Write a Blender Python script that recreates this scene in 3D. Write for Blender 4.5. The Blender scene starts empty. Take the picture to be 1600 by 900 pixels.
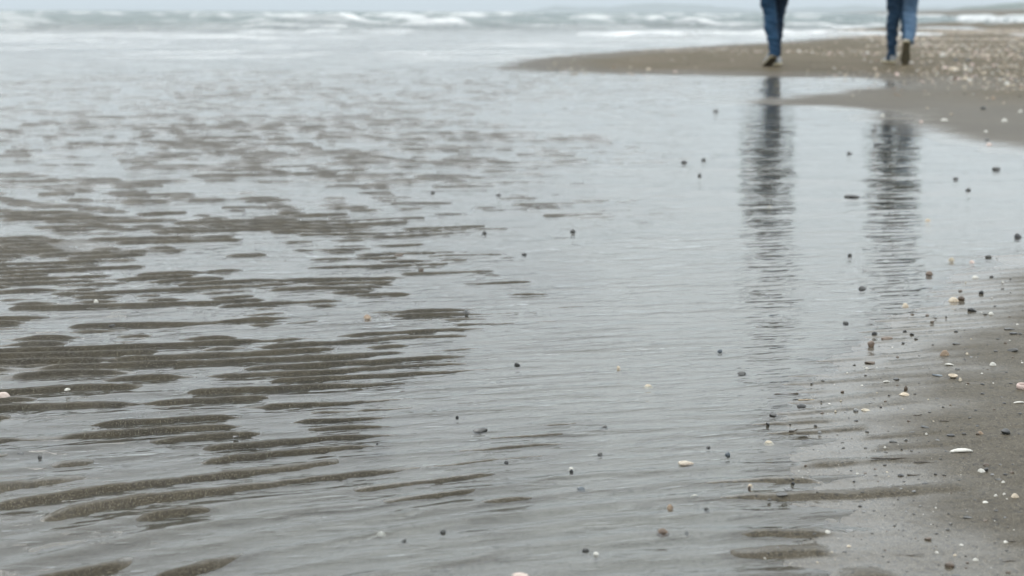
import bpy, bmesh, math, random
import numpy as np
from mathutils import Vector, Matrix

random.seed(11)
RNG = np.random.default_rng(5)
SC = bpy.context.scene
COL = SC.collection

# ------------------------------------------------------------------ camera
H = 0.55
HAZE = .00050
F = 2222.0                      # focal length in photo pixels (50 mm on a 36 mm sensor)
TH = math.atan((450 - 17.5) / F)
RO = math.radians(0.22)
_F = np.array([0, math.cos(TH), -math.sin(TH)])
_R0 = np.array([1.0, 0, 0]); _U0 = np.array([0, math.sin(TH), math.cos(TH)])
_R = _R0 * math.cos(RO) + _U0 * math.sin(RO)
_U = _U0 * math.cos(RO) - _R0 * math.sin(RO)

def ground(u, v, z=0.0):
    """where the sight line through a point of the photograph meets the height z"""
    d = _F + (u - 800) / F * _R + (450 - v) / F * _U
    t = (z - H) / d[2]
    return d[0] * t, d[1] * t

cam = bpy.data.cameras.new('camera'); camo = bpy.data.objects.new('camera', cam); COL.objects.link(camo)
cam.sensor_width = 36; cam.lens = 50; cam.clip_start = 0.05; cam.clip_end = 20000
M = Matrix.Identity(4)
for i in range(3):
    M[i][0] = _R[i]; M[i][1] = _U[i]; M[i][2] = -_F[i]
M[2][3] = H
camo.matrix_world = M
cam.dof.use_dof = True; cam.dof.focus_distance = 2.05; cam.dof.aperture_fstop = 6.7
SC.camera = camo

STONES = []           # (x, y, radius) of what breaks the surface of the pool: filled from the list of finds

# ------------------------------------------------------------------ noise in numpy
def _hash(ix, iy, seed):
    h = (ix.astype(np.int64) * 374761393 + iy.astype(np.int64) * 668265263 + seed * 974634777) & 0xFFFFFFFF
    h = ((h ^ (h >> 13)) * 1274126177) & 0xFFFFFFFF
    h = ((h ^ (h >> 16)) * 2246822519) & 0xFFFFFFFF
    return (h ^ (h >> 15)) & 0xFFFFFFFF

def perlin(x, y, seed=0):
    x = np.asarray(x, dtype=np.float64); y = np.asarray(y, dtype=np.float64)
    x0 = np.floor(x); y0 = np.floor(y); fx = x - x0; fy = y - y0
    def g(ix, iy, dx, dy):
        a = _hash(ix, iy, seed) * (2 * np.pi / 4294967296.0)
        return np.cos(a) * dx + np.sin(a) * dy
    u = fx * fx * fx * (fx * (fx * 6 - 15) + 10); w = fy * fy * fy * (fy * (fy * 6 - 15) + 10)
    a = g(x0, y0, fx, fy); b = g(x0 + 1, y0, fx - 1, fy)
    c = g(x0, y0 + 1, fx, fy - 1); d = g(x0 + 1, y0 + 1, fx - 1, fy - 1)
    return 1.5 * ((a + (b - a) * u) * (1 - w) + (c + (d - c) * u) * w)

def fbm(x, y, seed=0, n=3):
    s = 0; a = 1.0
    for k in range(n):
        s = s + a * perlin(x * 2 ** k, y * 2 ** k, seed + 17 * k); a *= .5
    return s

def sstep(a, b, x):
    t = np.clip((x - a) / (b - a), 0, 1)
    return t * t * (3 - 2 * t)

def sdist(poly, x, y):
    """signed distance to a polygon, positive inside"""
    n = len(poly); best = np.full(x.shape, 1e18); inside = np.zeros(x.shape, bool)
    for i in range(n):
        ax, ay = poly[i]; bx, by = poly[(i + 1) % n]
        ex, ey = bx - ax, by - ay
        t = np.clip(((x - ax) * ex + (y - ay) * ey) / (ex * ex + ey * ey + 1e-12), 0, 1)
        best = np.minimum(best, (x - ax - t * ex) ** 2 + (y - ay - t * ey) ** 2)
        if ay != by:
            c = ((ay > y) != (by > y)) & (x < ex * (y - ay) / (by - ay) + ax)
            inside ^= c
    d = np.sqrt(best)
    return np.where(inside, d, -d)

# ------------------------------------------------------------------ the lie of the land
def W(pts): return [ground(u, v) for u, v in pts]
BANK = W([(1170, 1000), (1235, 900), (1190, 810), (1180, 720), (1200, 660), (1245, 600), (1330, 540), (1385, 500), (1450, 458),
          (1520, 415), (1620, 372), (2000, 335), (3500, 330)]) + [(9.5, 1.0), (9.5, -3), (.1, -3)]
BAR = W([(735, 101), (800, 113), (950, 119), (1150, 121), (1365, 125), (1385, 131), (1290, 141), (1200, 151), (1105, 160), (1200, 168), (1340, 173),
         (1395, 210), (1480, 224), (1600, 250), (2200, 310)]) + [(14, 2.), (70, 2.), (70, 90)] + W([(1600, 29), (1440, 35), (1380, 42), (1262, 47), (1295, 59), (1180, 67), (1066, 73), (900, 85), (800, 93)])
UPPER = [(44, 122), (62, 200), (108, 420), (215, 900), (430, 2000), (3000, 2000), (3000, 60), (120, 60), (80, 108)]

# level of the sand under the pool and height of its ripples, in mm: (u, v, level, ripple)
CP = [(60, 600, -2.4, 8), (300, 625, -3.2, 8), (180, 660, -3.4, 8), (500, 535, -4.2, 7.5), (650, 525, -4.8, 7), (800, 525, -7.5, 5), (200, 450, -3.6, 7.5), (400, 450, -4.2, 7.5),
      (600, 430, -5.8, 7), (750, 420, -6.8, 6.5), (200, 330, -3.6, 7.5), (400, 330, -4.2, 7.5), (600, 330, -5.3, 7), (800, 330, -6.6, 6.5), (950, 350, -8, 5),
      (1100, 380, -9, 3), (100, 230, -4.6, 7.5), (300, 220, -4.2, 7.5), (500, 230, -4.4, 7.5), (700, 230, -5.6, 7), (900, 230, -7.5, 6), (1050, 250, -9, 4),
      (100, 150, -7.6, 6), (400, 150, -7, 6.5), (700, 140, -7, 6.5), (900, 150, -7.6, 5), (200, 115, -9, 6), (600, 112, -8.5, 6), (100, 700, -4.2, 8.5), (300, 720, -5.4, 8.5), (500, 730, -6.6, 8), (700, 690, -8, 5),
      (850, 690, -6, 5.6), (150, 850, -5.4, 9.5), (300, 870, -6, 9.5), (500, 850, -9, 6), (750, 775, -6.6, 7.6), (900, 800, -7.5, 4), (700, 880, -9, 5),
      (1000, 600, -9, 3), (1150, 450, -9, 3), (1150, 300, -10, 2), (1000, 200, -10, 3), (1300, 250, -10, 2), (1050, 850, -7, 5), (1150, 870, -6, 5.5),
      (1000, 720, -7.5, 3), (1400, 350, -9, 2), (1300, 450, -8, 2), (0, 520, -4, 8), (150, 780, -4.5, 9), (850, 600, -8, 4), (350, 560, -4.6, 7.5)]
_cp = []
for _u, _v, _o, _a in CP:
    _x, _y = ground(_u, _v); _cp.append((_x / _y / .055, math.log(_y) / .13, _o * .00062, _a * .00062))

def levels(x, y):
    d = np.maximum(y, .9); a = x / d / .055; b = np.log(d) / .13
    s = np.zeros(x.shape); o = np.zeros(x.shape); r = np.zeros(x.shape)
    for ca, cb, co, cr in _cp:
        w = 1.0 / ((a - ca) ** 2 + (b - cb) ** 2 + .35) ** 3
        s += w; o += w * co; r += w * cr
    return o / s, r / s

_PY = np.linspace(-3, 40, 8000)
_PH = np.cumsum((_PY[1] - _PY[0]) / np.interp(_PY, [1.2, 1.6, 2.0, 2.6, 3.2, 5, 8, 12], [.064, .054, .047, .043, .048, .078, .125, .19]))

def phase_of(x, y):
    psi = y - .215 * x - .38 * (x + .12) * np.exp(-((y - 1.30) / .33) ** 2) * sstep(.5, -.2, x)
    psi = psi + .030 * perlin(x * 1.1, y * 1.7, 3) + .015 * perlin(x * 2.6, y * 4.5, 4) + .0055 * perlin(x * 8, y * 16, 5) + .0028 * perlin(x * 24, y * 34, 6) + .0011 * perlin(x * 62, y * 70, 7)
    return np.interp(psi, _PY, _PH)

def ripple(x, y):
    ph = phase_of(x, y)
    t = ph - np.floor(ph)
    k = np.floor(ph)
    p = sstep(0, .27, t) * (1 - sstep(.31, .78, t))
    # every crest has its own run of high and low stretches
    seg = .54 + .75 * perlin(x * 3.6 + k * 7.31, k * 3.7 + y * 1.5, 8) + (.45 + .35 * sstep(3, 4.4, y)) * perlin(x * (11 - 3 * sstep(3, 4.4, y)) + k * 3.1, y * 6, 9) + (.30 + .35 * sstep(4, 6, y)) * perlin(x * (5 - 1.5 * sstep(4, 6, y)), y * (11 - 5 * sstep(4, 6, y)), 10)
    seg = seg + .55 * perlin(x * 1.6 + .4 * y, y * 2.6, 12) + .02 * sstep(1.9, 1.6, y)
    seg = sstep(.38 + .05 * sstep(3.5, 5, y), .68 + .1 * sstep(2.1, 2.6, y) * sstep(4.2, 3.4, y), seg) * .72 + .34 * np.clip(seg, 0, 1.1)
    return ph, p * seg

def sand_height(x, y):
    x = np.asarray(x, float); y = np.asarray(y, float)
    off, amp = levels(x, y)
    ph, rp = ripple(x, y)
    near = sstep(24, 14, y)
    lowf = .0012 * perlin(x * .9, y * 1.6, 21) + .0010 * perlin(x * 2.6, y * 3.4, 22)
    sdA = sdist(BANK, x, y); sdB = sdist(BAR, x, y)
    fine = .00045 * perlin(x * 90, y * 70, 31) + .0005 * perlin(x * 22, y * 28, 32)
    fine = fine * sstep(9, 5, y)
    pool = off + sstep(.0025, .0043, amp) * (.00045 - .0004 * sstep(2.8, 4.2, y) + .0008 * sstep(1.75, 1.5, y)) + (1.55 + .25 * sstep(2.8, 4, y) + .42 * sstep(4.2, 6.5, y)) * amp * rp * near + lowf * sstep(30, 9, y) + fine
    # sea bed falls away towards the open water
    deep = np.maximum(0, y - 14 - .25 * x)
    pool = pool - np.minimum(.018 * deep, 1.4)
    wobA = .05 * fbm(x * 2.2, y * 3.0, 41, 3) + .03 * perlin(x * 2, y * 9, 44)
    sa = sdA + wobA * sstep(6, 3, y)
    bank = np.where(sa > 0, .045 * (1 - np.exp(-sa * .030 / .045)), .055 * sa)
    bank = bank + np.where(sa > -.3, 1, 0) * (sstep(.45, -.05, sa) * (.0042 * sstep(2.0, 1.5, y) + .0022) * (rp - .45)) + .0010 * perlin(x * 7, y * 8, 51) * sstep(-.1, .2, sa) + fine * .8
    sb = sdB + (.25 * fbm(x * .35, y * .30, 61, 3)) * sstep(4, 12, y) * np.clip(y / 14, 0, 6) * .5 + .22 * fbm(x * 1.3, y * .9, 65, 3) * sstep(6, 9, y)
    bar = np.where(sb > 0, .075 * (1 - np.exp(-sb * .022 / .075)), .03 * sb)
    bar = bar + sstep(0, 1.2, sb) * (.006 * perlin(x * 1.3, y * 1.0, 71) + .004 * perlin(x * 4, y * 3, 72))
    sdC = sdist(UPPER, x, y)
    up = np.where(sdC > 0, np.minimum(.035 * sdC, 3.0) + sstep(5, 60, sdC) * .25 * fbm(x * .02, y * .02, 81, 3), .02 * sdC)
    h = np.maximum(np.maximum(pool, bank), np.maximum(bar, up))
    dry = np.maximum(sstep(.15, 1.6, sb) * sstep(6, 11, y), sstep(0, 10, sdC))
    mud = (.35 + .65 * sstep(1.5, 1.8, y)) * sstep(.0022, .0044, amp) * sstep(.15, .05, x / np.maximum(y, .9)) * sstep(.0, -.25, sa) * sstep(20, 14, y)
    return h, dry, mud

# ------------------------------------------------------------------ grid meshes that get finer towards the camera
def axis_rows(first, px_near, px_far, px_sea, last):
    r = list(np.arange(-2.0, .95, .12)) + list(np.arange(.95, 1.2, .008))
    d = 1.2
    while d < last:
        r.append(d)
        px = px_near if d < 9 else (px_far if d < 26 else px_sea)
        d += max(.0019, px * d * d / 782.0)
    r.append(last)
    return np.array(r)

def axis_cols(step_in, step_mid):
    a = np.arange(0, .43, step_in); b = np.arange(.43, .95, step_mid); c = np.geomspace(.95, 6, 36)
    p = np.concatenate([a, b, c])
    return np.concatenate([-p[:0:-1], p])

def grid_mesh(name, rows, cols, fn):
    sc = np.maximum(rows, 1.2)
    X = cols[None, :] * sc[:, None]; Y = np.repeat(rows[:, None], len(cols), 1)
    z, attrs = fn(X.ravel(), Y.ravel())
    n, m = len(rows), len(cols)
    me = bpy.data.meshes.new(name)
    me.vertices.add(n * m)
    co = np.stack([X.ravel(), Y.ravel(), z], 1).astype(np.float32)
    me.vertices.foreach_set('co', co.ravel())
    idx = np.arange(n * m, dtype=np.int32).reshape(n, m)
    q = np.stack([idx[:-1, :-1], idx[:-1, 1:], idx[1:, 1:], idx[1:, :-1]], -1).reshape(-1)
    nq = (n - 1) * (m - 1)
    me.loops.add(nq * 4); me.polygons.add(nq)
    me.loops.foreach_set('vertex_index', q)
    me.polygons.foreach_set('loop_start', np.arange(0, nq * 4, 4, dtype=np.int32))
    me.polygons.foreach_set('use_smooth', np.ones(nq, bool))
    me.update(calc_edges=True)
    for k, v in attrs.items():
        me.attributes.new(k, 'FLOAT', 'POINT').data.foreach_set('value', v.astype(np.float32))
    o = bpy.data.objects.new(name, me); COL.objects.link(o)
    return o

# ------------------------------------------------------------------ material helpers
def new_mat(name):
    m = bpy.data.materials.new(name); m.use_nodes = True
    nt = m.node_tree; nt.nodes.clear()
    out = nt.nodes.new('ShaderNodeOutputMaterial')
    return m, nt, out

class NT:
    def __init__(self, nt): self.nt = nt
    def n(self, typ, inputs=None, **props):
        nd = self.nt.nodes.new(typ)
        for k, v in props.items(): setattr(nd, k, v)
        for k, v in (inputs or {}).items(): self.set(nd, k, v)
        return nd
    def set(self, nd, k, v):
        s = nd.inputs[k]
        if isinstance(v, bpy.types.NodeSocket): self.nt.links.new(v, s)
        else: s.default_value = v
    def math(self, op, a, b=None, clamp=False):
        nd = self.nt.nodes.new('ShaderNodeMath'); nd.operation = op; nd.use_clamp = clamp
        self.set(nd, 0, a)
        if b is not None: self.set(nd, 1, b)
        return nd.outputs[0]
    def mix(self, f, a, b):
        nd = self.nt.nodes.new('ShaderNodeMix'); nd.data_type = 'RGBA'
        self.set(nd, 0, f); self.set(nd, 6, a); self.set(nd, 7, b)
        return nd.outputs[2]
    def noise(self, vec, scale, detail=3, rough=.55):
        nd = self.n('ShaderNodeTexNoise', {'Vector': vec, 'Scale': scale, 'Detail': detail, 'Roughness': rough})
        return nd.outputs['Fac']
    def mapr(self, v, a, b, c=0.0, d=1.0, smooth=True):
        nd = self.n('ShaderNodeMapRange', {'Value': v, 'From Min': a, 'From Max': b, 'To Min': c, 'To Max': d})
        nd.interpolation_type = 'SMOOTHSTEP' if smooth else 'LINEAR'
        return nd.outputs[0]
    def scaled(self, vec, s):
        nd = self.n('ShaderNodeMapping', {'Vector': vec, 'Scale': s}); return nd.outputs[0]

def rgb(r, g, b): return (r, g, b, 1)

# ------------------------------------------------------------------ sand
def sand_material():
    m, nt, out = new_mat('wet_sand'); T = NT(nt)
    geo = T.n('ShaderNodeNewGeometry'); P = geo.outputs['Position']
    sep = T.n('ShaderNodeSeparateXYZ', {'Vector': P})
    dry = T.n('ShaderNodeAttribute', attribute_name='dry').outputs['Fac']
    big = T.noise(P, 1.7, 3); mid = T.noise(P, 14, 4); grain = T.noise(P, 420, 2, .7); grain2 = T.noise(P, 1100, 1)
    mud = T.n('ShaderNodeAttribute', attribute_name='mud').outputs['Fac']
    wet = T.mix(T.mapr(big, .3, .7), rgb(.043, .034, .021), rgb(.058, .047, .030))
    wet = T.mix(T.mapr(mid, .35, .75, 0, .5), wet, rgb(.046, .038, .026))
    wet = T.mix(T.mapr(sep.outputs['Z'], -.0005, -.0040), wet, rgb(.122, .116, .100))
    wet = T.mix(mud, wet, T.mix(T.mapr(mid, .3, .7), rgb(.026, .020, .009), rgb(.014, .011, .005)))
    dryc = T.mix(T.mapr(mid, .3, .7), rgb(.072, .054, .026), rgb(.056, .043, .022))
    dryc = T.mix(T.mapr(T.noise(T.scaled(P, (1.6, .9, 1)), 1, 4, .65), .40, .62, 0, .75), dryc, rgb(.095, .072, .045))
    col = T.mix(T.math('MULTIPLY', dry, .95), wet, dryc)
    # grains: darker and paler specks
    sp = T.mapr(grain, .52, .66); col = T.mix(T.math('MULTIPLY', sp, .85), col, rgb(.022, .019, .015))
    sp2 = T.mapr(grain2, .60, .72); col = T.mix(T.math('MULTIPLY', sp2, .6), col, rgb(.44, .39, .31))
    gr3 = T.noise(P, 190, 2, .6)
    col = T.mix(T.math('MULTIPLY', T.mapr(gr3, .55, .67), T.math('MULTIPLY', T.math('SUBTRACT', 1.0, mud), .8)), col, rgb(.016, .014, .011))
    # film of water: smooth where the sand lies low, rough where it has drained
    patch = T.noise(T.scaled(P, (2.2, 5.5, 1)), 1, 4, .6)
    zz = T.math('ADD', sep.outputs['Z'], T.math('MULTIPLY', T.math('SUBTRACT', patch, .5), .010))
    low = T.mapr(zz, .0010, .0085, 1, 0)
    low = T.math('MULTIPLY', low, T.math('SUBTRACT', 1.0, dry))
    nz = T.n('ShaderNodeSeparateXYZ', {'Vector': geo.outputs['Normal']}).outputs['Z']
    low = T.math('MULTIPLY', low, T.mapr(nz, .945, .990, .05, 1))      # steep little faces drain
    low = T.math('MULTIPLY', low, T.math('SUBTRACT', 1.0, T.math('MULTIPLY', mud, T.mapr(T.noise(T.scaled(P, (7, 11, 1)), 1, 3, .6), .40, .60, 0.0, .55))))
    rough = .62
    bmp = T.n('ShaderNodeBump', {'Height': T.math('ADD', grain, T.math('MULTIPLY', mid, .6)), 'Distance': .0016, 'Strength': .7})
    soft = T.n('ShaderNodeBump', {'Height': T.math('ADD', T.math('MULTIPLY', mid, 1.0), T.math('MULTIPLY', grain, .18)), 'Distance': .0011, 'Strength': .6})
    p = T.n('ShaderNodeBsdfPrincipled', {'Base Color': col, 'Roughness': rough, 'IOR': 1.35, 'Normal': bmp.outputs[0], 'Specular IOR Level': T.mapr(dry, 0, 1, .25, .06),
                                         'Coat Weight': T.math('ADD', T.math('MULTIPLY', T.math('SUBTRACT', 1.0, dry), .08), T.math('MULTIPLY', low, .85)), 'Coat Roughness': T.mapr(low, 0, 1, .42, .09), 'Coat IOR': 1.33, 'Coat Normal': soft.outputs[0]})
    nt.links.new(p.outputs[0], out.inputs[0])
    return m

# ------------------------------------------------------------------ water


def sea_fields(x, y):
    fz = np.zeros(x.shape); foam = np.zeros(x.shape)
    # crest lines run nearly along the shore, which leads away to the right
    ca, sa = math.cos(math.radians(28)), math.sin(math.radians(28))
    al = x * ca + y * sa; pe = -x * sa + y * ca
    sea = sstep(17, 40, y - .25 * x)
    m = y > 9
    xm, ym, alm, pem, sm = x[m], y[m], al[m], pe[m], sea[m]
    z = .010 * perlin(xm * 1.1, ym * 1.7, 101) * sstep(9, 16, ym) + .006 * perlin(xm * 3, ym * 3.2, 102) * sstep(40, 12, ym) * sstep(9, 13, ym)
    z += sm * (.035 * fbm(alm * .25, pem * .6, 103, 3))
    # breakers
    b = .8 * perlin(alm * .085 + .6 * perlin(alm * .03, pem * .03, 104), pem * .11, 105) + .45 * perlin(xm * .30, ym * .09, 115)
    b2 = perlin(alm * .22, pem * .26, 106) + .3 * perlin(xm * .8, ym * .3, 116)
    br = sstep(.28, .62, b) * sstep(34, 60, ym) * sstep(330, 210, ym)
    br2 = sstep(.30, .7, b2) * sstep(22, 34, ym) * sstep(90, 60, ym)
    z += sm * (.34 * br + .11 * br2 + .16 * sstep(50, 120, ym) * perlin(alm * .03, pem * .07, 107))
    streak = fbm(alm * .16, pem * .9, 108, 3)
    f = .95 * sstep(.25, .75, br + .3 * perlin(xm * .6, ym * .4, 110)) + .85 * sstep(.3, .8, br2 + .35 * streak)
    wash = sstep(19, 27, ym - .2 * xm) * sstep(150, 60, ym) * sstep(-.1, .8, streak + .35 * perlin(alm * .03, pem * .06, 112)) * .62
    pat = sstep(-.25, .35, perlin(xm * .33, ym * .11, 117) + .5 * perlin(xm * .9, ym * .3, 118))
    f = f * (.25 + .75 * pat); wash = wash * (.45 + .55 * pat)
    edge = sstep(.35, .8, fbm(alm * .3, pem * 1.6, 109, 2) + .25) * sstep(13, 17, ym) * sstep(45, 25, ym) * .45
    f = np.clip(f + wash * .8 + edge, 0, 1) * sstep(13.5, 18, ym)
    fz[m] = z; foam[m] = f
    return fz, foam

def _water(x, y):
    z = np.zeros(x.shape); fo = np.zeros(x.shape); dp = np.zeros(x.shape); n = 400000
    for i in range(0, len(x), n):
        xs, ys = x[i:i + n], y[i:i + n]
        ph = phase_of(xs, ys)
        nm = sstep(7, 3, ys)
        zz = nm * (.00045 + .0004 * sstep(1.9, 1.6, ys)) * np.sin(2 * np.pi * (ph - .12)) * (.3 + 1.4 * np.clip(perlin(xs * 3.3, ys * 5, 121) + .25, 0, 1))
        tt = (ph - np.floor(ph) - .42) / .17
        zz = zz + sstep(5.0, 2.6, ys) * (.00125 + .0006 * sstep(2.1, 1.7, ys)) * np.exp(-tt * tt) * np.clip(.25 + 1.3 * perlin(xs * 3 + np.floor(ph) * 5.3, ys * 2, 126), 0, 1)
        far = sstep(14, 6, ys)
        zz = zz + far * (.0013 * perlin(xs * 4.2, ys * 8.5 - xs * .8, 122) * sstep(2.1, 3.6, ys) + .0034 * perlin(xs * 2.1, ys * 3.3 - xs * .5, 127) * sstep(2.5, 4.5, ys) + .00034 * perlin(xs * 8, ys * 22 - xs * 3, 123) + .00010 * perlin(xs * 20, ys * 60, 125)) + sstep(3, 7, ys) * .0016 * perlin(xs * 2.0, ys * 4.5, 124) * sstep(20, 12, ys)
        sz, sf = sea_fields(xs, ys)
        z[i:i + n] = zz + sz; fo[i:i + n] = sf
        dp[i:i + n] = sstep(20, 85, ys - .25 * xs)
    for px, py, r in STONES:                      # surface drawn up round every stone, drawn out sideways by the flow
        k = np.nonzero((np.abs(x - px) < 9 * r) & (np.abs(y - py) < 5 * r))[0]
        if len(k):
            dx = (x[k] - px) / (2.6 * r); dy = (y[k] - py) / (1.15 * r)
            z[k] += min(.0007, .10 * r) * np.exp(-dx * dx - dy * dy)
    return z, {'foam': fo, 'deep': dp}

def water_material():
    m, nt, out = new_mat('sea_water'); T = NT(nt)
    geo = T.n('ShaderNodeNewGeometry'); P = geo.outputs['Position']
    foam = T.n('ShaderNodeAttribute', attribute_name='foam').outputs['Fac']
    deep = T.n('ShaderNodeAttribute', attribute_name='deep').outputs['Fac']
    sp = T.n('ShaderNodeSeparateXYZ', {'Vector': P}); X, Y = sp.outputs['X'], sp.outputs['Y']
    Q = T.n('ShaderNodeCombineXYZ', {'X': X, 'Y': T.math('SUBTRACT', Y, T.math('MULTIPLY', X, .24)), 'Z': 0.0}).outputs[0]
    def dash(sx, sy, lo, hi, det=2):
        n = T.noise(T.scaled(Q, (sx, sy, 1)), 1, det, .5)
        return T.math('ADD', T.math('MULTIPLY', T.mapr(n, lo, hi), .55), n)
    wa = dash(15, 60, .53, .64); wb = dash(7.5, 24, .52, .64); wc = dash(2.6, 8.5, .48, .64); we = dash(1.0, 2.6, .48, .64, 3)
    w3 = T.noise(T.scaled(P, (3.0, 7, 1)), 1, 3, .6); w4 = T.noise(T.scaled(P, (.5, 1.2, 1)), 1, 4, .65)
    shallow = T.math('SUBTRACT', 1.0, deep)
    hgt = T.math('MULTIPLY', wa, T.mapr(Y, 2.2, 5, .00085, .00035))
    hgt = T.math('ADD', hgt, T.math('MULTIPLY', wb, T.mapr(Y, 1.7, 3.2, .00085, .0022)))
    hgt = T.math('ADD', hgt, T.math('MULTIPLY', wc, T.mapr(Y, 3.0, 6.5, .0, .0052)))
    hgt = T.math('ADD', hgt, T.math('MULTIPLY', we, T.mapr(Y, 8, 13, .0, .018)))
    lee = T.mapr(T.math('DIVIDE', X, T.math('MAXIMUM', Y, 1.0)), .10, .17)
    lee = T.math('MULTIPLY', lee, T.math('MULTIPLY', T.mapr(Y, 2.6, 4.2), T.mapr(Y, 14, 9)))
    hgt = T.math('MULTIPLY', hgt, T.math('SUBTRACT', 1.0, T.math('MULTIPLY', lee, .55)))
    hgt = T.math('MULTIPLY', hgt, shallow)
    hgt = T.math('ADD', hgt, T.math('MULTIPLY', T.math('MULTIPLY', w3, deep), .12))
    hgt = T.math('ADD', hgt, T.math('MULTIPLY', T.math('MULTIPLY', w4, deep), 1.0))
    bmp = T.n('ShaderNodeBump', {'Height': hgt, 'Distance': 1.0, 'Strength': 1.0})
    N = bmp.outputs[0]
    fr = T.n('ShaderNodeFresnel', {'IOR': 1.333, 'Normal': N}).outputs[0]
    gl = T.n('ShaderNodeBsdfAnisotropic', {'Color': rgb(1, 1, 1), 'Roughness': T.math('ADD', .02, T.math('MULTIPLY', deep, .16)), 'Normal': N})
    tr = T.n('ShaderNodeBsdfTransparent', {'Color': rgb(.955, .975, .97)})
    body = T.n('ShaderNodeBsdfDiffuse', {'Color': rgb(.060, .084, .082)})
    b = T.n('ShaderNodeMixShader', {0: T.math('MULTIPLY', deep, 1.0), 1: tr.outputs[0], 2: body.outputs[0]})
    s = T.n('ShaderNodeMixShader', {0: fr, 1: b.outputs[0], 2: gl.outputs[0]})
    ft = T.noise(T.scaled(P, (1.2, 2.0, 1)), 1.5, 5, .7)
    fm = T.math('MULTIPLY', foam, T.mapr(ft, .28, .62, .35, 1.0), True)
    fd = T.n('ShaderNodeBsdfDiffuse', {'Color': rgb(.52, .52, .515)})
    s2 = T.n('ShaderNodeMixShader', {0: fm, 1: s.outputs[0], 2: fd.outputs[0]})
    nt.links.new(s2.outputs[0], out.inputs[0])
    return m

# ------------------------------------------------------------------ finds on the sand: materials
def stone_mat(name, c1, c2, rough=.35, spots=None, scale=90):
    m, nt, out = new_mat(name); T = NT(nt)
    co = T.n('ShaderNodeTexCoord').outputs['Object']
    n = T.noise(co, scale, 4, .6); n2 = T.noise(co, scale * 4, 2)
    c = T.mix(T.mapr(n, .35, .65), rgb(*c1), rgb(*c2))
    if spots: c = T.mix(T.mapr(n2, .55, .68), c, rgb(*spots))
    b = T.n('ShaderNodeBump', {'Height': n2, 'Distance': .0008, 'Strength': .5})
    p = T.n('ShaderNodeBsdfPrincipled', {'Base Color': c, 'Roughness': rough, 'Normal': b.outputs[0], 'Coat Weight': .15, 'Coat Roughness': .2})
    nt.links.new(p.outputs[0], out.inputs[0]); return m

def shell_mat(name, c1, c2, freq=1300, rough=.5):
    m, nt, out = new_mat(name); T = NT(nt)
    co = T.n('ShaderNodeTexCoord').outputs['Object']
    n = T.noise(co, 60, 3)
    wv = T.n('ShaderNodeTexWave', {'Vector': co, 'Scale': freq / 6.3, 'Distortion': 2.0, 'Detail': 2.0, 'Detail Scale': 2.0}, wave_type='RINGS').outputs['Fac']
    f = T.math('MULTIPLY', T.math('ADD', T.math('MULTIPLY', wv, .6), T.mapr(n, .3, .7, 0, .6)), .9, True)
    c = T.mix(f, rgb(*c1), rgb(*c2))
    b = T.n('ShaderNodeBump', {'Height': wv, 'Distance': .0008, 'Strength': .4})
    p = T.n('ShaderNodeBsdfPrincipled', {'Base Color': c, 'Roughness': rough, 'Normal': b.outputs[0]})
    nt.links.new(p.outputs[0], out.inputs[0]); return m

MT = {
    'black': stone_mat('black_stone', (.012, .012, .012), (.030, .029, .027), .4),
    'dark': stone_mat('dark_stone', (.028, .027, .025), (.060, .056, .050), .45),
    'grey': stone_mat('grey_stone', (.10, .10, .10), (.19, .185, .175), .45),
    'brown': stone_mat('brown_stone', (.085, .055, .036), (.14, .095, .062), .45, (.07, .045, .03)),
    'darkbrown': stone_mat('dark_brown_stone', (.045, .030, .018), (.09, .06, .038), .45),
    'pink': stone_mat('pale_pink_stone', (.34, .26, .22), (.44, .36, .31), .5),
    'paleb': stone_mat('pale_stone', (.42, .40, .36), (.56, .53, .48), .5),
    'white': shell_mat('white_shell', (.52, .50, .45), (.34, .32, .28)),
    'cream': shell_mat('cream_shell', (.48, .42, .33), (.33, .25, .17)),
    'banded': shell_mat('banded_shell', (.52, .46, .37), (.10, .058, .03), 2200),
    'tan': shell_mat('tan_shell', (.30, .245, .17), (.42, .37, .29)),
    'orange': shell_mat('orange_shell', (.13, .080, .046), (.26, .19, .125)),
    'pinkshell': shell_mat('pink_shell', (.42, .30, .26), (.52, .42, .37)),
    'inner': stone_mat('shell_inside', (.10, .065, .04), (.20, .14, .09), .35),
    'slate': stone_mat('slate_shell', (.035, .045, .055), (.07, .085, .095), .35),
    'twig': stone_mat('wet_twig', (.035, .027, .020), (.075, .058, .042), .5),
    'reed': stone_mat('dry_reed', (.30, .23, .15), (.40, .32, .22), .6),
}

# ------------------------------------------------------------------ finds: shapes (unit size: 1 wide, 1 high above its base)
def mesh_from(bm, name, mat, smooth=True):
    me = bpy.data.meshes.new(name); bm.normal_update(); bm.to_mesh(me); bm.free()
    if smooth:
        me.polygons.foreach_set('use_smooth', np.ones(len(me.polygons), bool))
    me.materials.append(MT[mat] if isinstance(mat, str) else mat)
    return me

def bump3(v, seed, f):
    r = random.Random(seed)
    s = 0
    for k in range(5):
        a = Vector((r.uniform(-1, 1), r.uniform(-1, 1), r.uniform(-1, 1))) * f * (1 + .6 * k)
        s += math.sin(v.dot(a) + r.uniform(0, 6.28)) / (1 + .7 * k)
    return s

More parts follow.
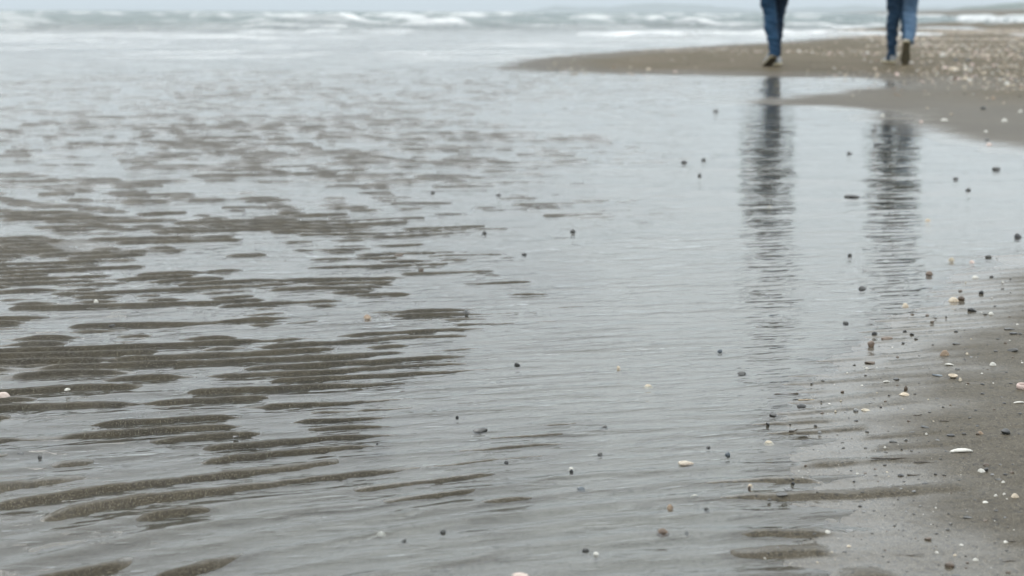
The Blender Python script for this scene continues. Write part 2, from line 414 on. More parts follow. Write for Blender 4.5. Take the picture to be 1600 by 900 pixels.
def pebble_bm(w, dpt, h, seed, angular=0.0, sub=3, sink=.35):
    bm = bmesh.new(); bmesh.ops.create_icosphere(bm, subdivisions=sub, radius=1)
    r = random.Random(seed)
    cuts = [(Vector((r.gauss(0, 1), r.gauss(0, 1), r.gauss(0, .8))).normalized(), r.uniform(.55, .85)) for _ in range(6)] if angular else []
    for v in bm.verts:
        c = v.co.copy(); k = 1 + .10 * bump3(c, seed, 1.5) + .03 * bump3(c, seed + 1, 4.5)
        c *= k
        for n, d in cuts:
            e = c.dot(n) - d
            if e > 0: c -= n * e * angular
        v.co = Vector((c.x * w / 2, c.y * dpt / 2, (c.z * .5 + .5 - sink) / (1 - sink) * h))
    return bm

def cup_bm(w, dpt, h, seed, flip=False, point=.35, ribs=0, thick=.06, broken=0.0):
    """a cupped shell with real thickness: rounded rim, a pointed hinge end, growth rings and ribs"""
    bm = bmesh.new(); nr, na = 9, 36; r = random.Random(seed)
    def P(i, j, inner):
        q = i / nr; a = 2 * math.pi * j / na
        rad = 1 - point * .5 * (1 + math.cos(a - math.pi)) ** 3 / 8
        rad *= 1 + .035 * bump3(Vector((math.cos(a), math.sin(a), 0)), seed, 2.2)
        if broken: rad *= 1 - broken * max(0, math.sin(a * 1.5 + seed)) * (.7 + .3 * math.sin(a * 9 + seed))
        cx = -.25 * (1 - q)
        X = (q * rad * math.cos(a) + cx * 0) * .5; Y = q * rad * math.sin(a) * .5
        Z = (1 - q ** 2.2) + (.03 * math.cos(ribs * a) * q if ribs else 0) + .025 * math.sin(q * 26)
        if inner: Z -= thick * 2.2; X *= .96; Y *= .96
        return Vector((X * w, Y * dpt, (Z if not flip else 1 - Z + (0 if not inner else 0)) * h))
    lay = []
    for inner in (0, 1):
        c = bm.verts.new(P(0, 0, inner)); rings = []
        for i in range(1, nr + 1): rings.append([bm.verts.new(P(i, j, inner)) for j in range(na)])
        for j in range(na):
            k = (j + 1) % na
            bm.faces.new((c, rings[0][j], rings[0][k]))
            for i in range(nr - 1): bm.faces.new((rings[i][j], rings[i + 1][j], rings[i + 1][k], rings[i][k]))
        lay.append(rings)
    for j in range(na):
        k = (j + 1) % na
        bm.faces.new((lay[0][-1][j], lay[1][-1][j], lay[1][-1][k], lay[0][-1][k]))
    bmesh.ops.recalc_face_normals(bm, faces=bm.faces)
    return bm

def blade_bm(w, dpt, h, seed, taper=.45, bend=.1):
    """a long shell: a boat-shaped valve, narrow at one end"""
    bm = bmesh.new(); n, m = 22, 14; rings = []
    for i in range(n + 1):
        t = i / n; x = (t - .5) * w
        half = dpt / 2 * (math.sin(math.pi * min(1, max(0, t)) ** (.55 + taper)) ** .6 if 0 < t < 1 else .02)
        top = h * (.25 + .75 * math.sin(math.pi * t) ** .5) + .04 * h * math.sin(t * 40 + seed)
        yb = bend * dpt * math.sin(math.pi * t)
        ring = []
        for j in range(m):
            a = 2 * math.pi * j / m
            ring.append(bm.verts.new((x, yb + half * math.cos(a), top * .5 + top * .5 * math.sin(a) * (1 if math.sin(a) > 0 else .8))))
        rings.append(ring)
    for i in range(n):
        for j in range(m):
            k = (j + 1) % m; bm.faces.new((rings[i][j], rings[i][k], rings[i + 1][k], rings[i + 1][j]))
    bm.faces.new(rings[0][::-1]); bm.faces.new(rings[-1])
    bmesh.ops.recalc_face_normals(bm, faces=bm.faces)
    return bm

def whelk_bm(w, dpt, h, seed):
    """a coiled shell lying on its side: whorls shrinking towards the spire"""
    bm = bmesh.new(); n, m = 40, 18; rings = []
    for i in range(n + 1):
        t = i / n; x = (t - .5) * w
        env = (math.sin(math.pi * (.06 + .9 * t)) ** .55) * (1 - .45 * t)
        g = env * (1 + .10 * abs(math.sin(t * math.pi * 4.5)))
        ring = []
        for j in range(m):
            a = 2 * math.pi * j / m
            sk = 1 + .05 * math.sin(a + t * 14)
            ring.append(bm.verts.new((x, dpt / 2 * g * math.cos(a) * sk, h * .42 + h * .55 * g * math.sin(a) * sk)))
        rings.append(ring)
    for i in range(n):
        for j in range(m):
            k = (j + 1) % m; bm.faces.new((rings[i][j], rings[i][k], rings[i + 1][k], rings[i + 1][j]))
    bm.faces.new(rings[0][::-1]); bm.faces.new(rings[-1])
    bmesh.ops.recalc_face_normals(bm, faces=bm.faces)
    return bm

def stick_bm(w, thick, seed, rise=.3):
    bm = bmesh.new(); r = random.Random(seed); n, m = 16, 8; rings = []
    p1, p2 = r.uniform(0, 6), r.uniform(0, 6)
    for i in range(n + 1):
        t = i / n; x = (t - .5) * w
        rad = thick / 2 * (1 - .55 * t) * (1 + .15 * math.sin(t * 17 + p1)) * (.5 if i in (0, n) else 1)
        y = .05 * w * math.sin(t * 3.1 + p2) + .012 * w * math.sin(t * 11 + p1); z = thick * (.35 + rise * math.sin(t * 4 + p1) ** 2)
        rings.append([bm.verts.new((x, y + rad * math.cos(2 * math.pi * j / m), z + rad * math.sin(2 * math.pi * j / m))) for j in range(m)])
    for i in range(n):
        for j in range(m):
            k = (j + 1) % m; bm.faces.new((rings[i][j], rings[i][k], rings[i + 1][k], rings[i + 1][j]))
    bm.faces.new(rings[0][::-1]); bm.faces.new(rings[-1])
    bmesh.ops.recalc_face_normals(bm, faces=bm.faces)
    return bm

def ring_bm(w, dpt, h, seed):
    bm = bmesh.new(); n, m = 30, 8; rings = []
    for i in range(n):
        t = i / n; a = .5 + t * 5.3
        rad = .085 * (.6 + .5 * math.sin(math.pi * t))
        c = Vector((math.cos(a) * .42, math.sin(a) * .42, 0))
        ring = []
        for j in range(m):
            b = 2 * math.pi * j / m
            ring.append(bm.verts.new(((c.x * (1 + rad * 2.4 * math.cos(b))) * w, (c.y * (1 + rad * 2.4 * math.cos(b))) * dpt, h * (.5 + .5 * math.sin(b)))))
        rings.append(ring)
    for i in range(n - 1):
        for j in range(m):
            k = (j + 1) % m; bm.faces.new((rings[i][j], rings[i][k], rings[i + 1][k], rings[i + 1][j]))
    bm.faces.new(rings[0][::-1]); bm.faces.new(rings[-1])
    bmesh.ops.recalc_face_normals(bm, faces=bm.faces)
    return bm

# ------------------------------------------------------------------ finds on the sand: where each one lies in the world
def place(name, cat, u, v, w, h, shape, mat, label, group, rot=None, tilt=0.0, seed=None):
    """a find whose picture in the photograph is w x h pixels round (u, v); it gets its size from its distance"""
    seed = seed if seed is not None else int(u * 7 + v * 13)
    if v < 260: w *= .8; h *= .62
    elif v < 420 and u < 1330: w *= .85; h *= .7
    elif u < 1180 and cat == 'pebble' and w < 20: w *= .88; h *= .8
    elif w < 30 and cat == 'shell': w *= .9; h *= .85
    r = random.Random(seed)
    x, y = ground(u, v + h * .35)
    for _ in range(3):
        z = float(sand_height(np.array([x]), np.array([y]))[0][0])
        x, y = ground(u, v + h * .35, max(z, 0))
    if z < 0: h = max(h * .72, 4)
    dist = y * math.cos(TH) + (H - max(z, 0)) * math.sin(TH)
    k = dist / F
    el = math.atan2(H, y)
    z = max(z, -.0024)
    ww = w * k; dp = ww * r.uniform(.62, .9)
    if shape in ('blade', 'stick'): dp = min(ww * .3, h * k / max(.35, math.sin(el)) * .8)
    hh = max(.20 * min(ww, dp), h * k * .9 - .7 * dp * math.sin(el), .0011)
    wet = max(0, -z)
    if wet: hh = min(hh, (.36 if cat == 'shell' else .46) * ww)
    tot = hh + wet + (.0012 if wet else 0)
    if shape == 'pebble': bm = pebble_bm(ww, dp, tot, seed, 0, 3, .30)
    elif shape == 'stone': bm = pebble_bm(ww, dp, tot, seed, .85, 3, .25)
    elif shape == 'spike':
        bm = pebble_bm(ww, ww * .8, tot * 1.25, seed, .6, 3, .1)
        for q in bm.verts: q.co.x *= 1.25 - .55 * q.co.z / tot
    elif shape == 'cup': bm = cup_bm(ww, dp, tot, seed, False, r.uniform(.3, .6), 14, .06, r.choice([0, .12, .22, .3]))
    elif shape == 'cone': bm = cup_bm(ww, dp, tot, seed, False, .1, 9)
    elif shape == 'bowl': bm = cup_bm(ww, dp, max(tot, .2 * ww), seed, True, .35, 14)
    elif shape == 'chip': bm = cup_bm(ww, dp, tot, seed, False, .7, 0, .1, .45)
    elif shape == 'blade': bm = blade_bm(ww, dp, tot, seed)
    elif shape == 'whelk': bm = whelk_bm(ww, dp, tot, seed)
    elif shape == 'stick': bm = stick_bm(ww, max(.0014, h * k * .75), seed, .25)
    elif shape == 'ring': bm = ring_bm(ww, ww * .9, tot, seed)
    me = mesh_from(bm, name, mat, True)
    o = bpy.data.objects.new(name, me); COL.objects.link(o)
    o.location = (x, y, z - .0004)
    a = rot if rot is not None else (r.uniform(-.25, .25) if shape in ('blade', 'whelk', 'ring') else r.uniform(-.5, .5))
    o.rotation_euler = (r.uniform(-.12, .12), tilt + r.uniform(-.1, .1), a)
    o['label'] = label; o['category'] = cat; o['group'] = group
    if z < 0: STONES.append((x, y, max(.5 * ww, .0022)))
    return o

GS, GP, GT = 'shells lying about the beach', 'stones lying about the beach', 'twigs washed up on the sand'
# u, v, w, h, shape, material, label [, rotation]
SHELLS = [
 (1072, 720, 27, 15, 'whelk', 'banded', 'cream and brown banded shell half under the shallow water', .1),
 (1046, 789, 17, 12, 'chip', 'orange', 'crumpled brown shell in shallow water behind the round brown pebble', 0),
 (1172, 757, 15, 8, 'chip', 'cream', 'small cream and dark shell chip at the pool margin, left of the dark flat stone', .2),
 (1085, 775, 13, 4, 'blade', 'white', 'thin white sliver of shell in the water behind the crumpled brown shell', .1),
 (892, 731, 13, 5, 'cup', 'white', 'low white shell with a dark stone in front, in shallow water', 0),
 (966, 573, 13, 10, 'chip', 'cream', 'pale and brown pointed shell alone in the middle of the pool', .5),
 (573, 493, 21, 13, 'cup', 'orange', 'orange brown shell standing in the pool right of the sand ripples', 0),
 (1012, 601, 21, 9, 'cup', 'tan', 'flat tan brown shell awash in the middle of the water', .1),
 (595, 831, 22, 9, 'cup', 'white', 'low cream white shell awash near the bottom of the pool', .1),
 (1414, 475, 16, 12, 'cup', 'cream', 'cream shell with brown side at the tip of the right reflection', .2),
 (1486, 404, 16, 11, 'chip', 'tan', 'tan and brown broken shell on the wet film right of the right reflection', .4),
 (1518, 408, 14, 8, 'chip', 'pinkshell', 'pale pink shell chip on the wet film beside the tan broken shell', .1),
 (1523, 432, 14, 7, 'cup', 'white', 'small white dome shell with dark edges on the shining wet sand', 0),
 (1489, 467, 22, 12, 'chip', 'cream', 'cream broken shell touching a round olive pebble', .2),
 (1548, 489, 11, 7, 'cup', 'white', 'bright white little shell with a dark flake on its left', 0),
 (1476, 551, 18, 14, 'cone', 'orange', 'cream rimmed brown limpet shell on the grey sand', 0),
 (1551, 568, 14, 9, 'cup', 'white', 'oval clean white shell lying flat near the right edge', 0),
 (1483, 569, 17, 5, 'blade', 'white', 'slim white shell sliver below the brown limpet shell', 0),
 (1488, 588, 18, 10, 'bowl', 'cream', 'cream cupped shell open to the sky with a brown chip beside it', .2),
 (1500, 592, 9, 8, 'chip', 'tan', 'brown shell chip at the right end of the cream cupped shell', .2),
 (1385, 596, 13, 5, 'blade', 'white', 'white shell sliver left of a flat black stone', .2),
 (1413, 614, 20, 9, 'cup', 'cream', 'pale cream shell with a dark stub standing on its top', 0),
 (1200, 689, 23, 11, 'cup', 'tan', 'oval tan shell lying at the edge of the water', .1),
 (1352, 639, 22, 7, 'chip', 'tan', 'long tan shell fragment among dark bits on the sand', .1),
 (1531, 675, 13, 9, 'chip', 'orange', 'orange brown shell chip left of the big black pebble', .3),
 (1502, 703, 36, 9, 'blade', 'white', 'long white narrow shell, the longest on the grey sand', -.04),
 (1532, 734, 18, 10, 'chip', 'white', 'jagged white shell shard touching a dark pebble', .3),
 (1447, 677, 6, 5, 'chip', 'white', 'tiny bright white shell chip between two dark half domes', 0),
 (1585, 773, 19, 12, 'chip', 'cream', 'tan shell with black hollow at the right edge of the sand', .4),
 (1555, 773, 10, 7, 'chip', 'white', 'white shell chip, left one of two beside the tan shell with black hollow', .3),
 (1569, 771, 8, 6, 'chip', 'white', 'white shell chip, right one of two beside the tan shell with black hollow', .8),
 (1539, 783, 14, 6, 'cup', 'white', 'white capped shell with a dark shadowed underside below the two white chips', 0),
 (1567, 752, 9, 6, 'cup', 'white', 'small white shell just below the dark stone bits near the right edge', 0),
 (1492, 866, 9, 6, 'cup', 'cream', 'cream shell chip leaning on the back of the rounded dark brown stone', .4),
 (1524, 873, 12, 8, 'cup', 'white', 'white shell near the bottom edge on a thin dark line of wet sand', 0),
 (1571, 845, 13, 6, 'cup', 'white', 'small smooth white shell at lower right near the frame edge', 0),
 (1502, 850, 10, 5, 'cup', 'white', 'small flat white shell right of the little brown pebble', 0),
 (1463, 862, 9, 6, 'chip', 'white', 'pale shell chip above the rounded dark brown stone', 0),
 (1292, 829, 14, 8, 'chip', 'white', 'white shell piece lying behind the brown sand ridge', .2),
 (1326, 852, 11, 6, 'cup', 'cream', 'cream shell fragment below the grey stone on the bank', .2),
 (1597, 603, 20, 13, 'ring', 'pinkshell', 'pale ring shaped broken shell cut by the right edge', .2),
 (1592, 628, 20, 5, 'blade', 'white', 'pale white shell strip by the right edge under the ring shell', 0),
 (1449, 343, 15, 8, 'cup', 'cream', 'cream shell in the water inside the right reflection', 0),
 (1202, 322, 8, 6, 'cup', 'white', 'small white shell in the water inside the left reflection', 0),
 (1379, 180, 10, 8, 'cup', 'white', 'white shell at the far margin of the pool, between the two walkers', 0),
 (1594, 174, 11, 10, 'cup', 'white', 'white shell on the far sand, at the right edge', 0),
 (1569, 188, 15, 10, 'cup', 'white', 'bright white shell on the far sand, just left of the edge one', 0),
 (1490, 107, 25, 9, 'cup', 'cream', 'long cream shell on the sandbar right of the walkers', .1),
 (1401, 116, 11, 10, 'cup', 'pinkshell', 'pale pink shell on the sandbar right below the right walker', 0),
 (1508, 122, 14, 9, 'cup', 'cream', 'round cream shell next to a brown stone on the sandbar', 0),
 (1573, 130, 15, 9, 'cup', 'white', 'white shell at the front edge of the shelly sandbar', 0),
 (1551, 153, 12, 8, 'cup', 'orange', 'reddish shell on the plain grey sand beyond the pool', 0),
 (1475, 187, 18, 7, 'cup', 'white', 'wide white shell in the wet film at the far pool margin', 0),
 (1439, 190, 9, 7, 'cup', 'pinkshell', 'pinkish shell in the wet film at the far pool margin', 0),
 (1013, 108, 11, 6, 'cup', 'cream', 'single cream shell on the left tongue of the sandbar', 0),
 (1367, 107, 9, 6, 'cup', 'cream', 'cream shell on the sandbar just left of the right walker', 0),
 (1545, 225, 15, 6, 'cup', 'pinkshell', 'pale pink shell in the far shallows near the right edge', 0),
 (1540, 205, 10, 6, 'cup', 'white', 'faint white shell between the bright white shell and the far shallows', 0),
 (105, 607, 12, 6, 'cup', 'white', 'little white shell lodged between the sand ripples at left', 0),
 (150, 470, 9, 8, 'cup', 'white', 'white shell fleck on the dark ripples at far left middle', 0),
]
STONE_LIST = [
 (1036, 827, 21, 18, 'pebble', 'brown', 'round brown pebble half sunk in the water near the bottom edge', 0),
 (1073, 830, 9, 8, 'stone', 'dark', 'small dark stone in the water right of the round brown pebble', 0),
 (907, 762, 15, 10, 'stone', 'slate', 'dark bluish pointed stone awash in the lower pool', 0),
 (938, 708, 11, 8, 'stone', 'dark', 'small dark stone awash, left of the banded shell', 0),
 (893, 735, 8, 5, 'stone', 'black', 'black bit of stone in front of the low white shell', 0),
 (1136, 708, 11, 11, 'stone', 'slate', 'peaked dark stone right of the banded shell', 0),
 (1107, 698, 9, 5, 'stone', 'dark', 'low dark stone behind and right of the banded shell', 0),
 (1171, 761, 7, 5, 'stone', 'darkbrown', 'tiny brown stone under the small cream chip at the pool margin', 0),
 (932, 864, 9, 6, 'pebble', 'paleb', 'pale pebble under water near the bottom edge', 0),
 (915, 857, 13, 6, 'stone', 'dark', 'low dark stone near the bottom edge, left of the pale pebble', 0),
 (1104, 795, 9, 5, 'stone', 'dark', 'little dark stone right of the crumpled brown shell', 0),
 (945, 665, 12, 8, 'stone', 'dark', 'dark stone awash right of the thin sand crest', 0),
 (808, 568, 10, 12, 'stone', 'dark', 'peaked dark stone breaking the water at mid pool', 0),
 (729, 487, 8, 11, 'stone', 'grey', 'grey peaked stone in the pool behind the sand ripples', 0),
 (728, 489, 16, 3, 'stone', 'dark', 'thin dark flake floating at the foot of the grey peaked stone', 0),
 (757, 362, 8, 12, 'stone', 'dark', 'peaked dark stone far out in the pool', 0),
 (895, 360, 9, 8, 'pebble', 'dark', 'round dark pebble far out in the pool, right of the peaked one', 0),
 (820, 396, 11, 7, 'stone', 'dark', 'dark stone awash in front of the far peaked stone', 0),
 (658, 421, 12, 10, 'stone', 'darkbrown', 'dark brown stone at the end of the far ripples', 0),
 (623, 397, 18, 9, 'stone', 'darkbrown', 'broad dark brown stone on the far ripples', 0),
 (537, 438, 10, 7, 'stone', 'dark', 'dark stone in clear water between two patches of ripples', 0),
 (175, 508, 11, 8, 'stone', 'dark', 'dark stone in the gap of the ripples at left', 0),
 (1125, 547, 11, 9, 'stone', 'slate', 'dark grey stone standing alone in the right half of the pool', 0),
 (1160, 583, 17, 5, 'stone', 'dark', 'flat dark stone awash left of the bank', 0),
 (791, 721, 9, 7, 'stone', 'black', 'small black stone in the lower middle of the pool', 0),
 (750, 671, 24, 6, 'stone', 'dark', 'low long dark stone in the middle of the lower pool', 0),
 (714, 651, 6, 5, 'pebble', 'black', 'tiny black pebble behind the low long dark stone', 0),
 (589, 693, 5, 4, 'pebble', 'black', 'tiny black pebble in front of the last brown ripples', 0),
 (632, 843, 11, 6, 'stone', 'dark', 'dark stone awash right of the low cream white shell', 0),
 (692, 829, 11, 5, 'stone', 'dark', 'small low dark stone in the bottom of the pool, farther right', 0),
 (814, 897, 27, 10, 'pebble', 'pink', 'pale smooth pebble cut by the bottom edge', 0),
 (6, 617, 24, 19, 'pebble', 'pink', 'pale pink pebble cut by the left edge', 0),
 (368, 681, 12, 5, 'stone', 'dark', 'dark flake on the water among the lower left ripples', 0),
 (62, 712, 9, 6, 'stone', 'dark', 'small dark flake near the left edge in front of the ripples', 0),
 (32, 707, 12, 5, 'stone', 'dark', 'dark flake at the left edge, beside a smaller one', 0),
 (70, 605, 16, 10, 'stone', 'darkbrown', 'dark brown lump between the pink pebble and a white shell', 0),
 (1348, 449, 13, 9, 'stone', 'dark', 'dark stone in the water between the two reflections', 0),
 (1321, 503, 9, 6, 'pebble', 'dark', 'small round dark pebble at the pool margin between the reflections', 0),
 (1328, 398, 8, 6, 'stone', 'dark', 'little dark stone between the two reflections, the farther one', 0),
 (1361, 537, 12, 14, 'stone', 'brown', 'upright brown stone on the bank edge', 0),
 (1366, 521, 9, 7, 'pebble', 'black', 'black pebble just behind the upright brown stone', 0),
 (1386, 527, 18, 9, 'stone', 'brown', 'cracked brown stone right of the upright one', 0),
 (1360, 565, 20, 8, 'stone', 'darkbrown', 'dark ragged stone lying below the upright brown stone', 0),
 (1452, 426, 11, 9, 'pebble', 'brown', 'round brown pebble right of the right reflection', 0),
 (1544, 400, 10, 5, 'stone', 'dark', 'small flat dark stone near the right edge on shining sand', 0),
 (1502, 465, 12, 9, 'pebble', 'darkbrown', 'round olive pebble against the cream broken shell', 0),
 (1519, 483, 13, 9, 'stone', 'black', 'black humped stone with a tail of sand', 0),
 (1533, 456, 7, 6, 'pebble', 'black', 'small black pebble behind the black humped stone', 0),
 (1539, 490, 9, 4, 'stone', 'dark', 'dark flake beside the bright white little shell', 0),
 (1494, 536, 13, 5, 'stone', 'dark', 'flat dark stone behind the brown limpet shell', 0),
 (1577, 513, 18, 5, 'stone', 'dark', 'thin dark flake near the right edge, upper of a cluster', 0),
 (1583, 520, 13, 6, 'stone', 'black', 'black stone near the right edge in the middle of a cluster', 0),
 (1594, 521, 7, 5, 'stone', 'dark', 'dark crumb at the right edge end of a cluster', 0),
 (1582, 546, 16, 8, 'stone', 'dark', 'dark broken stone near the right edge above the oval white shell', 0),
 (1465, 585, 16, 6, 'stone', 'slate', 'blue grey wedge of stone left of the cream cupped shell', 0),
 (1401, 591, 12, 6, 'stone', 'black', 'flat black stone right of a white sliver', 0),
 (1415, 607, 6, 9, 'spike', 'darkbrown', 'dark brown stub standing on the pale cream shell', 0),
 (1252, 632, 14, 8, 'pebble', 'black', 'smooth black pebble at the tip of the bank', 0),
 (1209, 647, 13, 7, 'stone', 'dark', 'dark stone in the water margin left of the smooth black pebble', 0),
 (1337, 640, 8, 7, 'pebble', 'grey', 'grey pebble at the left end of the long tan fragment', 0),
 (1571, 673, 16, 13, 'stone', 'black', 'big black pebble, the darkest on the right bank', 0),
 (1528, 677, 7, 6, 'stone', 'darkbrown', 'dark brown bit in front of the orange brown shell chip', 0),
 (1486, 679, 12, 6, 'pebble', 'black', 'black half dome behind the long white shell', 0),
 (1445, 666, 15, 5, 'stone', 'black', 'black curved flake of mussel on the sand', -.3),
 (1425, 674, 10, 4, 'stone', 'dark', 'dark half dome left of the tiny white chip', 0),
 (1541, 733, 8, 8, 'stone', 'black', 'black pebble tucked behind the jagged white shard', 0),
 (1541, 725, 11, 6, 'stone', 'darkbrown', 'dark stone just beyond the jagged white shard', 0),
 (1560, 748, 12, 4, 'stone', 'dark', 'dark flake beyond the small white shell near the right edge', 0),
 (1450, 840, 12, 8, 'stone', 'darkbrown', 'little brown pebble with a pale crust near the bottom right', 0),
 (1484, 880, 17, 13, 'pebble', 'darkbrown', 'rounded dark brown stone near the bottom edge', 0),
 (1494, 898, 14, 6, 'stone', 'dark', 'dark stone cut by the bottom edge of the sand', 0),
 (1328, 827, 14, 7, 'stone', 'grey', 'grey stone with a dark end on the bank behind the sand ridge', 0),
 (1222, 771, 19, 5, 'stone', 'dark', 'dark flat stone at the edge of the bank', 0),
 (1232, 763, 15, 5, 'stone', 'grey', 'grey flake behind the dark flat stone at the bank edge', 0),
 (1226, 757, 0, 0, '', '', ''),
 (1407, 741, 12, 6, 'stone', 'black', 'black humped chip left of a short twig', 0),
 (1445, 754, 9, 5, 'pebble', 'black', 'small black pebble in the middle of the lower bank', 0),
 (1396, 689, 12, 6, 'stone', 'dark', 'dark stone chip in the middle of the bank', 0),
 (1484, 810, 0, 0, '', '', ''),
 (1512, 807, 14, 5, 'stone', 'dark', 'dark winged flake below the white capped shell', 0),
 (1591, 367, 11, 9, 'pebble', 'black', 'black pebble at the right edge on the shining film', 0),
 (1557, 262, 15, 8, 'stone', 'dark', 'dark stone in the far right of the pool', 0),
 (1371, 224, 17, 11, 'stone', 'black', 'black rock in the far water just beyond the right reflection', 0),
 (1366, 203, 15, 5, 'stone', 'dark', 'low dark rock beyond the black rock in the far water', 0),
 (1331, 306, 25, 6, 'stone', 'dark', 'flat dark stone lying between the two reflections', 0),
 (1493, 122, 11, 9, 'pebble', 'brown', 'brown stone next to the round cream shell on the sandbar', 0),
 (1493, 94, 12, 7, 'stone', 'dark', 'dark stone on the sandbar, left one of a pair', 0),
 (1512, 94, 12, 8, 'stone', 'dark', 'dark stone on the sandbar, right one of a pair', 0),
 (1536, 169, 11, 9, 'stone', 'dark', 'dark stone on the grey sand beyond the far shallows', 0),
 (1099, 249, 10, 7, 'stone', 'dark', 'dark stone far out in clear water left of the left reflection', 0),
 (1069, 253, 11, 6, 'stone', 'dark', 'low dark stone far out, leftmost of three near the left reflection', 0),
 (1093, 273, 8, 6, 'pebble', 'dark', 'small dark pebble far out, nearest of three near the left reflection', 0),
 (1326, 239, 12, 6, 'stone', 'dark', 'low dark stone between the far ends of the two reflections', 0),
 (1493, 278, 9, 6, 'pebble', 'dark', 'small dark pebble right of the right reflection', 0),
 (1513, 295, 10, 7, 'stone', 'dark', 'dark stone right of the right reflection, the nearer one', 0),
 (1541, 218, 11, 5, 'stone', 'dark', 'dark stone in the film beside the far pale pink shell', 0),
 (1118, 173, 11, 6, 'stone', 'dark', 'dark stone out by the tip of the thin sand spit', 0),
 (779, 304, 10, 6, 'stone', 'dark', 'dark stone awash far out in the middle of the pool', 0),
 (676, 300, 10, 6, 'stone', 'dark', 'dark stone on the far ripple edge at upper middle', 0),
]
TWIGS = [
 (1395, 715, 72, 4, 'stick', 'twig', 'longest dark twig lying flat on the bank', -.05),
 (1451, 722, 46, 3, 'stick', 'twig', 'dark twig in line with the longest one, on its right', -.04),
 (1428, 741, 24, 3, 'stick', 'twig', 'short dark twig right of the black humped chip', 0),
 (1421, 866, 48, 3, 'stick', 'twig', 'thin dark twig near the bottom of the bank', -.1),
 (1228, 615, 40, 3, 'stick', 'twig', 'thin dark twig at the water edge behind the smooth black pebble', .12),
 (1260, 624, 26, 3, 'stick', 'reed', 'short tan reed just behind the smooth black pebble', .12),
 (1240, 672, 18, 4, 'stick', 'twig', 'short slanting dark twig left of the bank', .5),
 (1264, 688, 25, 4, 'stick', 'twig', 'kinked dark twig right of the oval tan shell', -.2),
 (1255, 677, 21, 2, 'stick', 'twig', 'hair thin twig below the short slanting one', 0),
 (1205, 686, 28, 2, 'stick', 'twig', 'thin twig behind the oval tan shell', 0),
 (1580, 876, 28, 3, 'stick', 'twig', 'dark twig near the bottom right corner', 0),
 (1585, 845, 26, 2, 'stick', 'twig', 'thin twig right of the small smooth white shell', 0),
 (1215, 635, 22, 3, 'stick', 'twig', 'small dark twig left of the smooth black pebble', .05),
 (1434, 648, 14, 3, 'stick', 'twig', 'short dark twig alone on plain sand above the mussel flake', 0),
 (1476, 657, 14, 3, 'stick', 'twig', 'short dark twig beyond the black half dome', 0),
]
LAND = []
for name, cat, lst, grp in (('shell', 'shell', SHELLS, GS), ('pebble', 'pebble', STONE_LIST, GP), ('twig', 'twig', TWIGS, GT)):
    for it in lst:
        if not it[2]: continue
        place(name, cat, *it[:7], grp, rot=it[7])
        LAND.append((it[0], it[1], it[6], max(it[2], it[3])))

# small loose stones on the bank: each one named by the find it lies nearest to
SHORT = [(1502, 703, 'long white narrow shell'), (1571, 673, 'big black pebble'), (1252, 632, 'smooth black bank tip pebble'), (1200, 689, 'oval tan shell'),
         (1551, 568, 'oval clean white shell'), (1476, 551, 'cream rimmed brown limpet'), (1361, 537, 'upright brown stone'), (1489, 467, 'cream broken shell'),
         (1519, 483, 'black humped stone'), (1413, 614, 'cream shell with a stub'), (1352, 639, 'long tan shell fragment'), (1532, 734, 'jagged white shard'),
         (1395, 715, 'longest dark twig'), (1585, 773, 'tan shell with black hollow'), (1484, 880, 'rounded dark brown stone'), (1450, 840, 'little crusted brown pebble'),
         (1292, 829, 'white piece behind the sand ridge'), (1222, 771, 'dark flat bank edge stone'), (1445, 754, 'small black lower bank pebble'), (1571, 845, 'small smooth white shell'),
         (1486, 588, 'cream cupped shell'), (1591, 367, 'black right edge pebble'), (1396, 689, 'dark chip in mid bank'), (1512, 807, 'dark winged flake'),
         (1036, 827, 'round brown pebble'), (1072, 720, 'banded shell'), (1264, 688, 'kinked dark twig'), (1421, 866, 'thin twig near the bottom')]
small = []
for _ in range(6000):
    if len(small) >= 215: break
    u = RNG.uniform(1175, 1600); v = RNG.uniform(400, 897)
    x, y = ground(u, v)
    sd = float(sdist(BANK, np.array([x]), np.array([y]))[0])
    if float(sand_height(np.array([x]), np.array([y]))[0][0]) < .0004 or (sd < .0 and RNG.random() < .75): continue
    if min((u - a) ** 2 + ((v - b) * 1.6) ** 2 for a, b, _, _ in LAND) < 15 ** 2: continue
    if small and min((u - a) ** 2 + ((v - b) * 1.6) ** 2 for a, b in small) < 11 ** 2: continue
    small.append((u, v))
by = {}
for u, v in small:
    a, b, s = min(SHORT, key=lambda q: (q[0] - u) ** 2 + 2 * (q[1] - v) ** 2)
    du, dv = u - a, (v - b) * 1.5
    side = ('right of' if du > 0 else 'left of') if abs(du) > abs(dv) else ('in front of' if dv > 0 else 'beyond')
    by.setdefault((a, b, s, side), []).append((du * du + dv * dv, u, v))
ORD = ['nearest', 'second', 'third', 'fourth', 'fifth', 'sixth', 'seventh', 'eighth', 'ninth', 'tenth', 'eleventh', 'twelfth']
for (a, b, s, side), l in sorted(by.items()):
    for i, (_, u, v) in enumerate(sorted(l)[:12]):
        dk = RNG.random(); w = RNG.uniform(3.6, 7.6)
        mat, word = (('black', 'black') if dk < .30 else ('dark', 'dark') if dk < .58 else ('darkbrown', 'dark brown') if dk < .76 else ('tan', 'tan') if dk < .84 else ('white', 'white') if dk < .90 else ('grey', 'grey'))
        shp = 'stone' if mat not in ('white', 'tan') else 'chip'
        nm = 'pebble' if mat not in ('white', 'tan') else 'shell'
        place(nm, nm, u, v, w, w * RNG.uniform(.45, .75), shp, mat, f'tiny {word} {"stone crumb" if nm == "pebble" else "shell crumb"}, {ORD[i]} {side} the {s}', GP if nm == 'pebble' else GS)

